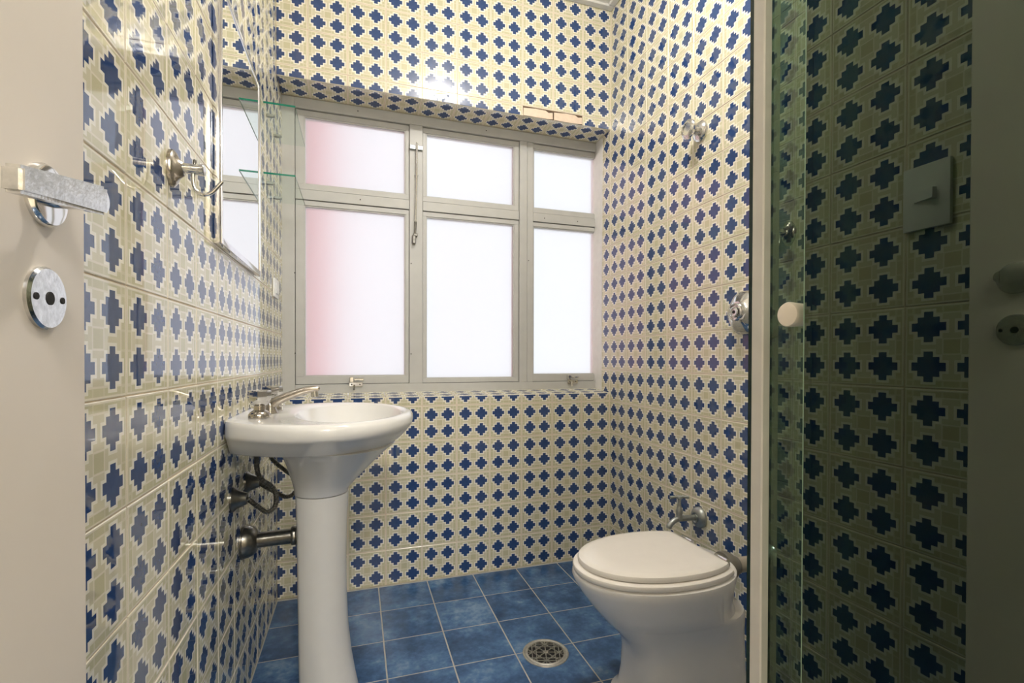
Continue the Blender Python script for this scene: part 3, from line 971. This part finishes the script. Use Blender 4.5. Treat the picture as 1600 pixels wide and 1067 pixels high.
# spray hose hanging on the wall beyond the shower glass
hs = thing('spray_hose', 'pale spray hose hanging on the wall behind the green glass', 'hose', (XR, -1.55, 1.5))
bm = bmesh.new()
tube(bm, catmull([(XR - .030, -1.545, 1.485), (XR - .032, -1.545, 1.44), (XR - .030, -1.538, 1.34), (XR - .028, -1.528, 1.22), (XR - .028, -1.520, 1.14), (XR - .03, -1.53, 1.07), (XR - .03, -1.56, 1.03), (XR - .012, -1.59, 1.03)], 6), 0.0085, 12)
obj('hose', bm, M['white_plastic'], hs, True)
bm = bmesh.new()
bx(bm, XR - .045, XR - .0005, -1.562, -1.528, 1.478, 1.512, 0.004)
obj('holder', bm, M['white_plastic'], hs)
obj('wall_flange', lathe(bmesh.new(), [(0.0004, 0.02), (0.006, 0.018), (0.012, 0.011), (0.016, 0.011)], (XR, -1.59, 1.03), (-1, 0, 0), 20), M['chrome'], hs, True)

# ------------------------------------------------------------------ floor drain
fd = thing('floor_drain', 'round metal floor drain with a patterned grate among blue tiles', 'drain', (DRC[0], DRC[1], 0))
ox, oy = DRC
bm = bmesh.new()
R0 = 0.0745
lathe(bm, [(0.0002, R0), (0.0025, R0 - .001), (0.0034, R0 - .005), (0.0030, R0 - .008), (0.0022, R0 - .0095), (0.0034, R0 - .0115), (0.0034, R0 - .016), (0.0006, R0 - .017)], (ox, oy, 0), (0, 0, 1), 56)
bmesh.ops.delete(bm, geom=[f for f in bm.faces if len(f.verts) > 10], context='FACES_ONLY')
obj('rim', bm, M['drain'], fd, True)
obj('hole', lathe(bmesh.new(), [(0.0001, R0 - .012), (0.0004, R0 - .012)], (ox, oy, 0), (0, 0, 1), 40), M['dark'], fd)
bm = bmesh.new()
RI = R0 - .0155


def bar(x0, y0, x1, y1, w=0.0022, z0=0.0006, z1=0.0032):
    d = Vector((x1 - x0, y1 - y0, 0)).normalized()
    n = Vector((-d.y, d.x, 0)) * w / 2
    a, b_ = Vector((ox + x0, oy + y0, 0)), Vector((ox + x1, oy + y1, 0))
    lo = [a + n, b_ + n, b_ - n, a - n]
    loft(bm, [[(p.x, p.y, z0) for p in lo], [(p.x, p.y, z1) for p in lo]])


def chord(ang, off):
    d = Vector((math.cos(ang), math.sin(ang), 0))
    n = Vector((-d.y, d.x, 0)) * off
    h = math.sqrt(max(0, RI * RI - off * off)) + .001
    bar(n.x - d.x * h, n.y - d.y * h, n.x + d.x * h, n.y + d.y * h)


rot = -0.31
for k in range(4):
    chord(rot + k * PI / 4, 0)
for k in range(8):
    chord(rot + k * PI / 4, 0.030)
for k in range(4):
    chord(rot + k * PI / 2, 0.0435)
lathe(bm, [(0.0006, 0.0085), (0.0036, 0.008), (0.0037, 0.004), (0.0012, 0.0035)], (ox, oy, 0), (0, 0, 1), 20)
obj('grate', bm, M['drain'], fd)

# ------------------------------------------------------------------ shower screen
ss = thing('shower_screen', 'dark green glass shower screen with slim white upright', 'shower screen', (0.39, -1.97, 0))
GB, GA, GZ = 0.3725, 0.405, 1.93
bm = bmesh.new()
bx(bm, GB, GB + 0.008, YF + 0.002, -1.7812, 0.012, GZ)
f1 = obj('fixed_pane', bm, M['green_glass'], ss)
box('pane_edge', GB - .0001, GB + 0.0081, -1.7811, -1.7803, 0.012, GZ, M['glass_edge_pale'], f1)
bm = bmesh.new()
bx(bm, GA, GA + 0.008, YF + 0.05, -1.6985, 0.016, GZ)
f2 = obj('sliding_pane', bm, M['green_glass'], ss)
box('pane_edge', GA - .0005, GA + 0.0085, -1.6984, -1.6905, 0.016, GZ, M['glass_edge_dark'], f2)
box('upright', GA - 0.010, GA - 0.0002, -1.7175, -1.7035, 0.016, GZ, M['white_alu'], f2, 0.0012)
bm = bmesh.new()
lathe(bm, [(0.0003, 0.0095), (0.004, 0.0095), (0.0225, 0.0106), (0.0240, 0.0098), (0.0247, 0.0072), (0.025, 0)], (GA, -1.757, 0.987), (-1, 0, 0), 32)
obj('knob', bm, M['ivory_knob'], f2, True)
bm = bmesh.new()
bx(bm, 0.362, 0.424, YF + 0.002, -1.688, GZ, GZ + 0.035, 0.003)
obj('top_rail', bm, M['white_alu'], ss)
bm = bmesh.new()
bx(bm, 0.362, 0.424, YF + 0.002, -1.688, 0.0004, 0.012, 0.003)
obj('floor_track', bm, M['white_alu'], ss)

# ------------------------------------------------------------------ ceiling light (above the frame, gives the warm wash on the far corner)
cl = thing('ceiling_light', 'plain bulb holder with a warm bulb on the ceiling', 'lamp', (0.54, -1.02, CEIL))
obj('holder', lathe(bmesh.new(), [(0.0004, 0.045), (0.012, 0.045), (0.02, 0.025), (0.055, 0.022)], (0.54, -1.02, CEIL), (0, 0, -1), 28), M['white_plastic'], cl, True)
